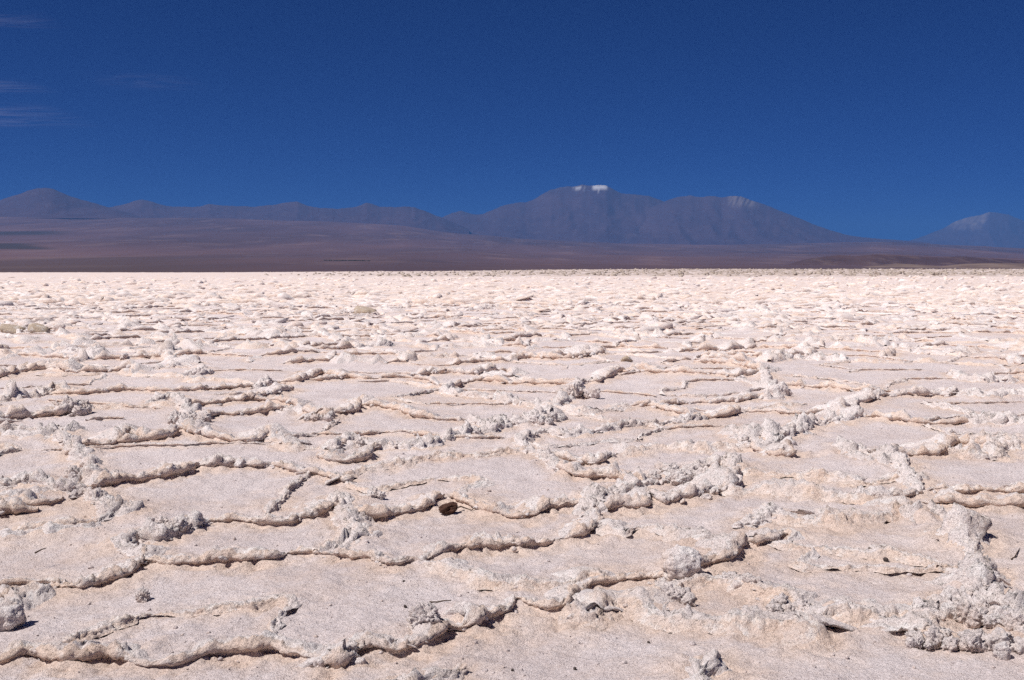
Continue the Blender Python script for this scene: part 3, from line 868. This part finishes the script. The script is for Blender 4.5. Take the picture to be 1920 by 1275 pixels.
for (px, py), wpx, hpx, n, style, mat, label in HEAPS:
    if n > 2: n = int(n * 1.7)
    if px > 1700 and py > 1030: hpx *= 1.05
    x, y = px2g(px, py)
    sc = y / FPX
    wd, ht = wpx * sc, hpx * sc
    z0 = float(low(np.array([x]), np.array([y]))[0])
    e = bpy.data.objects.new('salt_block' if n == 1 else 'salt_heap', None); link(e)
    e.empty_display_size = .05
    e.location = (x, y + wd * .25, z0)
    tag(e, label, 'salt block' if n == 1 else 'salt heap')
    sub = 5 if (n <= 2 and y < 8) else (4 if y < 13 else 3)
    for i in range(n):
        chunk_id += 1
        st = style if i < max(1, n * .6) else random.choice(('coral', 'block', 'slab'))
        v, f = lump(sub, 300 + chunk_id * 3, st, 1.0)
        ext = v.max(0) - v.min(0)
        if n == 1: tw, th, ox_, oy_ = wd, ht, 0, 0
        else:
            f_ = 1.0 - .55 * i / n
            tw = wd * (1.35 / n ** .5) * f_ * random.uniform(.75, 1.1); th = ht * f_ * random.uniform(.7, 1.05)
            ox_ = random.uniform(-.5, .5) * (wd - tw * .6); oy_ = random.uniform(-.3, .5) * wd * .8
            if i == 0: ox_ *= .3
            th = min(th, tw * random.uniform(.75, 1.05))
        td = tw * random.uniform(.6, .85)
        v = v * np.array([tw / ext[0], td / ext[1], (th * 1.18) / ext[2]])
        if mat == 'tan':
            q = np.round(noise3(v + chunk_id, .5, 6) * 3) / 3
            v = v * (1 + .16 * q[:, None] + .10 * noise3(v + chunk_id, .16, 7)[:, None]); v[:, 2] *= .8
        if st == 'slab':
            a = random.uniform(.25, .6) * random.choice((-1, 1)); b = random.uniform(.15, .5)
            ca, sa = math.cos(a * .5), math.sin(a * .5)
            v = np.c_[v[:, 0] * ca + v[:, 2] * sa, v[:, 1], -v[:, 0] * sa + v[:, 2] * ca]
            ca, sa = math.cos(b), math.sin(b)
            v = np.c_[v[:, 0], v[:, 1] * ca - v[:, 2] * sa, v[:, 1] * sa + v[:, 2] * ca]
        v[:, 2] -= v[:, 2].min() + (.34 if st == 'slab' else .18) * th
        v += np.array([ox_, oy_, 0])
        wv = v + np.array(e.location)
        cc = np.clip(.25 + .3 * noise3(wv, .12, 8) + .35 * (1 - v[:, 2] / max(th, 1e-3)) - .2, 0, 1)
        mk_obj({'coral': 'salt_knob', 'block': 'salt_lump', 'slab': 'salt_flake', 'smooth': 'salt_lump'}[st], v, f, M[mat], e, {'cream': cc})

# ------------------------------------------------------------------ stone, twigs, pebbles
def surf(x, y):
    z, _ = ground(np.array([x]), np.array([y])); return float(z[0])
x, y = px2g(840, 961)
v, f = lump(4, 901, 'block', 1.0)
v = v * (.062, .042, .034); v[:, 2] += v[:, 0] * .2; v[:, 2] -= v[:, 2].min() + .008
o = mk_obj('brown_stone', v, f, M['brown']); o.location = (x, y + .04, surf(x, y + .04))
tag(o, 'dark brown stone lying in front of a rolled salt rim', 'stone')

def twig(name, pts, rad, label, group=None):
    bm = bmesh.new(); rings = []
    P = [Vector(p) for p in pts]
    for i, p in enumerate(P):
        t = (P[min(i + 1, len(P) - 1)] - P[max(i - 1, 0)]).normalized()
        a = t.cross(Vector((0, 0, 1))).normalized(); b = a.cross(t)
        rr = rad * (1 - .6 * i / (len(P) - 1))
        rings.append([bm.verts.new(p + rr * (math.cos(k * math.pi / 3) * a + math.sin(k * math.pi / 3) * b)) for k in range(6)])
    for r0, r1 in zip(rings, rings[1:]):
        for k in range(6): bm.faces.new((r0[k], r0[(k + 1) % 6], r1[(k + 1) % 6], r1[k]))
    bm.faces.new(rings[0][::-1]); bm.faces.new(rings[-1])
    me = bpy.data.meshes.new(name); bm.to_mesh(me); bm.free(); me.materials.append(M['twig']); me.shade_smooth()
    return tag(link(bpy.data.objects.new(name, me)), label, 'twig', group)
def twig_px(pts, rad, label, lift=.004):
    P = []
    for q in pts:
        x, y = px2g(q[0], q[1]); P.append((x, y, surf(x, y) + rad * .5 + (q[2] if len(q) > 2 else lift)))
    return twig('twig', P, rad, label)
twig_px([(852,952,.03),(864,950,.03),(874,955,.012),(884,957,.01),(894,955,.016)], .006, 'thin bent dark twig sticking out beside the brown stone')
twig_px([(66,1052,.085),(74,1050,.09),(80,1047,.096),(88,1046,.1)], .005, 'short dark twig resting on top of a curled rim')
twig_px([(806,1138),(818,1135),(832,1139),(846,1138)], .005, 'thin brown twig lying above a blocky curled rim')
twig_px([(1628,1052,.02),(1638,1054,.02),(1648,1051,.02),(1664,1053,.02)], .006, 'ragged brown twig on the low ledge of a bare plate')
twig_px([(1896,1064),(1902,1058),(1907,1052),(1912,1046)], .005, 'dark crack line next to the tilted slabs, added as a thin strip')  # stands for a crack in the crust, added as a twig-shaped strip
for (px, py, s) in ((757,1097,.006),(760,1148,.008),(1661,1067,.014),(1078,1262,.007),(961,1268,.006),(191,1180,.006),(1216 ,1208,.006)):
    x, y = px2g(px, py)
    v, f = lump(2, px % 50 + 400, 'block', .8); v = v * s; v[:, 2] -= v[:, 2].min() + s * .25
    o = mk_obj('pebble', v, f, M['pebble']); o.location = (x, y, surf(x, y))
    tag(o, 'larger dark pebble lying just below the ragged brown twig' if px == 1661 else 'tiny dark pebble lying on bare pale salt', 'pebble', 'dark pebbles on the salt')

# ------------------------------------------------------------------ desert slope, hills, mountains
def el(py): return (HORIZON - py) / FPX
def uu(px): return (px - W / 2) / FPX

def rock_material(name, base, dark, lite, sc, extra=None):
    t = NT(name)
    mp = t.n('ShaderNodeMapping'); t.l(t.pos, mp.inputs['Vector']); mp.inputs['Scale'].default_value = (1, .35, 2.0)
    a = t.noise(sc, 6, 0.62, mp.outputs[0]); b = t.noise(sc * 6, 5, 0.65, mp.outputs[0])
    col = t.mix(t.ramp(a, (0.38, 0.0), (0.62, 1.0)), dark, base)
    col = t.mix(t.math('MULTIPLY', t.ramp(b, (0.52, 0.0), (0.7, 1.0)), .6), col, lite)
    if extra:
        col = t.mix(t.attr('cover'), col, extra)
    t.bsdf(col, .95, .1)
    return t.m
M['desert'] = rock_material('desert_ground', (.125, .078, .088), (.068, .048, .062), (.18, .12, .12), .00022, (.05, .042, .045))
M['hill'] = rock_material('hill_ground', (.10, .062, .066), (.055, .036, .045), (.15, .105, .10), .0012, (.19, .14, .12))
M['rock'] = rock_material('mountain_rock', (.075, .050, .068), (.056, .038, .056), (.095, .066, .078), .0004, (.90, .90, .92))
M['ash'] = rock_material('mountain_ash', (.075, .050, .068), (.056, .038, .056), (.095, .066, .078), .0004, (.30, .25, .23))

E_PTS = [(-1500,400),(-400,404),(0,407),(200,409),(420,411),(620,416),(760,424),(850,436),(1000,450),(1150,456),(1300,459),(1480,457),(1650,453),(1760,458),(1920,466),(2400,470),(3400,470)]
def eline(u): return np.interp(u, [uu(p[0]) for p in E_PTS], [el(p[1]) for p in E_PTS])
yr = np.r_[np.linspace(520, 2600, 10), np.geomspace(2800, 30000, 170), np.geomspace(30600, 90000, 10)]
ur = np.linspace(-1.3, 1.3, 240)
Xd = (yr[:, None] * ur[None, :]).ravel(); Yd = np.repeat(yr, len(ur)); U = Xd / Yd
g = np.clip((Yd - 2600) / (30000 - 2600), 0, 1) ** .85
Zd = -.12 + np.minimum(Yd, 30000) * eline(U) * g
rel = np.clip((Yd - 4000) / 9000, 0, 1) * np.clip((33000 - Yd) / 5000, 0, 1)
Zd += rel * (46 * noise2(Xd, Yd * .5, 3800, 71) + 26 * noise2(Xd, Yd * .5, 1500, 72) + 12 * noise2(Xd, Yd * .5, 600, 73))
pyd = HORIZON - FPX * (Zd - CAM_H) / Yd; pxd = W / 2 + U * FPX
n_ = noise2(Xd, Yd, 2600, 74) * 5
cov = np.clip(sstep(432, 436, pyd + n_) * sstep(446, 442, pyd + n_) * sstep(170, 90, pxd + 8 * n_)
      + sstep(458, 461, pyd + n_) * sstep(468, 465, pyd + n_) * sstep(110, 60, pxd + 8 * n_)
      + .5 * sstep(483, 492, pyd + .06 * pxd * .4 + n_) * sstep(560, 200, pxd), 0, 1)
desert = mk_obj('desert_plain', np.c_[Xd, Yd, Zd], grid_faces(len(yr), len(ur)), M['desert'], None, {'cover': cov})
tag(desert, 'brown desert plain sloping up from the salt flat to the mountains', None, None, 'structure')

def massif(name, prof, D, depth, mat, label, base_drop=0.0, rows=44, cols=380, rough=1.0, cover=None, seed=0, kind='structure'):
    pu = np.array([uu(p[0]) for p in prof]); pe = np.array([el(p[1]) for p in prof])
    u = np.linspace(pu[0], pu[-1], cols)
    e = np.interp(u, pu, pe)
    ker = np.exp(-np.linspace(-2, 2, 7) ** 2); ker /= ker.sum()
    e = np.convolve(np.pad(e, 3, 'edge'), ker, 'valid')
    pxu = W / 2 + u * FPX
    e = e + (.9 * noise2(pxu, pxu * 0 + seed, 26, 84) + .6 * noise2(pxu, pxu * 0 + seed, 9, 85)) / FPX * min(1, D / 30000) * sstep(0, .01, e - pe.min())
    zb = np.where(True, np.minimum(D, 30000) * eline(u) - base_drop, 0) if D > 20000 else np.full(cols, -1.0) 
    t = np.linspace(-1, .8, rows)
    yc = D + depth * t
    Xm = yc[:, None] * u[None, :]; Ym = np.repeat(yc[:, None], cols, 1)
    zc = D * e + CAM_H
    prom = np.maximum(zc - zb, 0)
    a = np.abs(t); shp = (1 - a) ** 1.35
    shp = np.where(t > 0, (1 - t / .8).clip(0) ** 1.2, shp)
    Zm = zb[None, :] + prom[None, :] * shp[:, None]
    X1, Y1 = Xm.ravel(), Ym.ravel()
    s0 = depth * .35
    # gullies running down the flanks
    rg = (1 - np.abs(noise2(X1, Y1 * .35, s0 * .55, 81 + seed)) * 2) * .5 + (1 - np.abs(noise2(X1, Y1 * .4, s0 * .22, 82 + seed)) * 2) * .28 + noise2(X1, Y1, s0 * .09, 83 + seed) * .16
    wgt = (np.sin(np.pi * shp ** .8) * .075 + .008)[:, None] * prom[None, :]
    Zm = Zm + (rg.reshape(rows, cols) - .35) * wgt * rough
    Zm = np.where(shp[:, None] < .02, np.minimum(Zm, zb[None, :] - 2), Zm)
    if D <= 20000: Zm = np.maximum(Zm, -1.2)
    Zf = Zm.ravel()
    px = W / 2 + X1 / Y1 * FPX; py = HORIZON - FPX * (Zf - CAM_H) / Y1
    cv = cover(px, py, X1, Y1) if cover else np.zeros(len(X1))
    o = mk_obj(name, np.c_[X1, Y1, Zf], grid_faces(rows, cols), mat, None, {'cover': cv})
    return tag(o, label, None, None, kind)

def snow(px, py, x, y):
    n = noise2(px, py * 2, 9, 91) * 2.0 + noise2(px, py * 2, 4, 92) * 1.2
    w = lambda a, b, e=4: sstep(a - e, a + e, px) * sstep(b + e, b - e, px)
    s = .8 * w(1048, 1058, 3) * sstep(357.5, 355, py + n * 1.4) * sstep(-1.2, 1.2, n) + .8 * w(1074, 1096, 4) * sstep(358.5, 356, py + n * 1.3) * sstep(350, 352.5, py + n) * sstep(-1.5, 1, n) + 1.1 * w(1110, 1137, 3) * sstep(359.5, 357, py + n) * sstep(347.5, 350, py + .5 * n)
    return np.clip(.5 * s, 0, 1)
def streak(px, py, x, y):
    n = noise2(px + py * .6, py * .3, 9, 93) * 6
    return np.clip(.6 * (.5 + .9 * noise2(px + py * .5, py * .2, 5, 99)) * sstep(1355, 1370, px + n) * sstep(1412, 1392, px + n - (py - 370)) * sstep(398, 374, py + n), 0, 1)
def flank(px, py, x, y):
    n = noise2(px, py, 16, 94) * 9 + noise2(px, py, 6, 95) * 5
    return np.clip(sstep(1752, 1790, px + n) * sstep(1850, 1842, px + n * .6 + (py - 400) * .3) * sstep(440, 416, py + n + (1840 - px) * .05) * (.42 + .35 * noise2(px + py, py, 7, 89)), 0, .7)

massif('snowy_mountain', [(780,440),(830,420),(870,403),(905,402),(940,387),(975,379),(985,380),(1000,374),(1030,357),(1050,352),(1062,350),(1074,351),(1090,347),(1100,349),(1120,348),(1137,349),(1147,355),(1165,363),(1195,366),(1213,367),(1228,373),(1245,379),(1275,393),(1310,412),(1360,440),(1400,460)],
       46000, 9000, M['rock'], 'broad purple mountain with snow patches on its flat summit', 60, cover=snow, seed=1)
massif('ridged_mountain', [(1130,455),(1180,420),(1215,392),(1240,380),(1262,371),(1290,367),(1310,370),(1330,368),(1350,371),(1368,368),(1385,369),(1402,375),(1422,380),(1440,388),(1465,398),(1490,407),(1520,420),(1545,429),(1580,440),(1620,446),(1680,450),(1740,455)],
       44000, 8500, M['ash'], 'long ridged mountain with a pale sandy streak and tapering shoulder', 60, cover=streak, seed=2)
massif('mountain_range', [(150,402),(190,392),(230,386),(255,378),(272,375),(290,379),(312,386),(345,389),(380,388),(395,383),(410,385),(440,387),(480,388),(520,384),(540,380),(560,379),(575,385),(602,391),(640,392),(670,388),(690,381),(700,383),(715,389),(750,388),(778,389),(795,395),(812,402),(838,412),(880,430)],
       41000, 7000, M['rock'], 'low chain of rounded purple mountains beyond the desert slope', 50, cols=460, seed=3)
massif('low_peak', [(800,430),(830,408),(850,399),(865,396),(880,400),(900,406),(930,420),(960,440)],
       48500, 5000, M['rock'], 'small rounded peak in the gap beside the snowy mountain', 60, cols=160, seed=5)
massif('dome_mountain', [(-500,398),(-260,385),(-120,392),(-60,384),(0,378),(40,366),(60,358),(78,354),(95,353),(110,357),(140,370),(165,377),(205,388),(240,398),(270,408)],
       36000, 6500, M['rock'], 'domed purple mountain with a rounded top above the desert slope', 50, seed=4)
massif('far_volcano', [(1690,455),(1730,442),(1760,430),(1785,416),(1815,407),(1838,402),(1850,397),(1866,400),(1885,403),(1905,411),(1930,422),(1970,440),(2040,458),(2100,464)],
       70000, 9000, M['ash'], 'cone-shaped volcano with a pale ash flank', 80, cover=flank, seed=6)
massif('far_shoulder', [(1980,470),(2100,455),(2300,440),(2500,430),(2800,450),(3100,470)],
       52000, 7000, M['rock'], 'mountain shoulder beyond the volcano', 80, cols=160, seed=7)
def terr(px, py, x, y):
    n = noise2(x, y, 140, 96) * 3
    return np.clip(.8 * sstep(492, 497, py + n) * sstep(1610, 1650, px + 6 * n), 0, 1)
massif('dark_hill', [(1440,506),(1465,501),(1480,494),(1500,488),(1530,482),(1570,478),(1600,480),(1640,476),(1700,479),(1760,482),(1800,480),(1850,484),(1920,488),(2050,484),(2300,492),(2500,507)],
       7200, 1100, M['hill'], 'dark brown low hill rising behind the rough crust', 0, rows=40, cols=400, rough=1.6, seed=8)
massif('tan_terrace', [(1590,507),(1610,501),(1640,497),(1680,494),(1720,496),(1760,499),(1800,495),(1860,493),(1940,495),(2100,496),(2300,507)],
       4600, 600, M['hill'], 'pale tan terrace in front of the dark hill', 0, rows=30, cols=300, rough=1.4, cover=lambda px, py, x, y: np.clip(.75 + .6 * noise2(x, y, 160, 97), 0, 1), seed=9)
massif('low_rise', [(980,470),(1030,462),(1080,457),(1110,458),(1160,464),(1220,470)],
       26000, 1600, M['hill'], 'low dark rise on the desert plain below the snowy mountain', 250, rows=30, cols=160, rough=1.2, seed=10)

# far-off belt of trees on the plain: a dark line, one mass
tb_v, tb_f, nb = [], [], 0
T = [lump(2, 700 + i, 'coral', 1.0) for i in range(6)]
tx0, tx1, ty = uu(610) * 6500, uu(694) * 6500, 6500
for i in range(150):
    v, f = T[i % 6]; s = random.uniform(2.6, 4.6)
    x = random.uniform(tx0, tx1); y = ty + random.uniform(-30, 30)
    gz = float(-.12 + y * eline(x / y) * max(0, (y - 2600) / 27400) ** .85)
    tb_v.append(v * (s * 1.2, s * 1.2, s * .9) + np.array([x, y, gz + s * .75])); tb_f.append(f + nb); nb += len(v)
M['trees'] = plain('far_tree_foliage', (.022, .026, .024), .9, .3, .3, .2)
tag(mk_obj('far_tree_belt', np.vstack(tb_v), np.vstack(tb_f), M['trees']), 'thin dark belt of far-off trees on the desert plain', None, None, 'stuff')

# ------------------------------------------------------------------ haze: one closed box of pale air
def box(name, x0, x1, y0, y1, z0, z1, mat):
    v = [(x, y, z) for z in (z0, z1) for y in (y0, y1) for x in (x0, x1)]
    f = [(0, 2, 3, 1), (4, 5, 7, 6), (0, 1, 5, 4), (2, 6, 7, 3), (0, 4, 6, 2), (1, 3, 7, 5)]
    return mk_obj(name, v, f, mat, None, None, False)
hm = bpy.data.materials.new('haze_air'); hm.use_nodes = True
ht = hm.node_tree; ht.nodes.clear()
ho = ht.nodes.new('ShaderNodeOutputMaterial'); pv = ht.nodes.new('ShaderNodeVolumePrincipled')
pv.inputs['Color'].default_value = (.115, .32, .80, 1); pv.inputs['Density'].default_value = 1.75e-5
pv.inputs['Anisotropy'].default_value = 0.0
ht.links.new(pv.outputs[0], ho.inputs['Volume'])
hz = box('haze', -130000, 130000, -3000, 95000, -420, 4300, hm)
tag(hz, 'thin blue air between the salt flat and the mountains', None, None, 'stuff')

# ------------------------------------------------------------------ faint cirrus streaks, high above the haze
def cirrus(strength):
  global ct
  ct = NT('cirrus_ice')
  tc = ct.n('ShaderNodeTexCoord').outputs['Generated']
  mp = ct.n('ShaderNodeMapping'); ct.l(tc, mp.inputs['Vector']); mp.inputs['Scale'].default_value = (2.2, 9, 1)
  nn = ct.ramp(ct.noise(1.6, 6, .6, mp.outputs[0], .6), (.42, 0.0), (.78, 1.0))
  sx_ = ct.n('ShaderNodeSeparateXYZ'); ct.l(tc, sx_.inputs[0])
  def edge(o):
      q = ct.math('MULTIPLY', ct.math('MULTIPLY', o, ct.math('SUBTRACT', 1.0, o)), 4.0)
      return ct.math('POWER', q, 1.3)
  al = ct.math('MULTIPLY', ct.math('MULTIPLY', edge(sx_.outputs[0]), edge(sx_.outputs[1])), nn)
  al = ct.math('MULTIPLY', al, strength, True)
  df = ct.n('ShaderNodeBsdfTranslucent'); df.inputs['Color'].default_value = (.6, .55, .62, 1)
  tr = ct.n('ShaderNodeBsdfTransparent'); mx = ct.n('ShaderNodeMixShader')
  ct.l(al, mx.inputs[0]); ct.l(tr.outputs[0], mx.inputs[1]); ct.l(df.outputs[0], mx.inputs[2]); ct.l(mx.outputs[0], ct.out.inputs['Surface'])
  return ct.m
CI = [cirrus(.16), cirrus(.26), cirrus(.22), cirrus(.04)]
for (x0, x1, y0, y1, label) in ((-260, 130, 28, 62, 'faint high cirrus wisp, thin and short'), (-300, 110, 152, 182, 'brightest thin cirrus streak'),
                                (-300, 170, 195, 245, 'broad dim veil of cirrus beneath the brightest streak'), (180, 400, 140, 180, 'barely visible cirrus wisp over the desert')):
    zc = 9000.0; cm = CI.pop(0)
    ya, yb = zc / el(y1), zc / el(y0)
    nr, nc = 10, 24
    yy = np.linspace(ya, yb, nr); u = np.linspace(uu(x0), uu(x1), nc)
    ym = (ya + yb) / 2
    Xc = np.repeat((u * ym)[None, :], nr, 0).ravel(); Yc = np.repeat(yy, nc); Zc = zc + 120 * noise2(Xc, Yc, 4000, 98)
    o = mk_obj('cirrus_cloud', np.c_[Xc, Yc, Zc], grid_faces(nr, nc), cm)
    tag(o, label, None, 'faint cirrus streaks', 'structure')
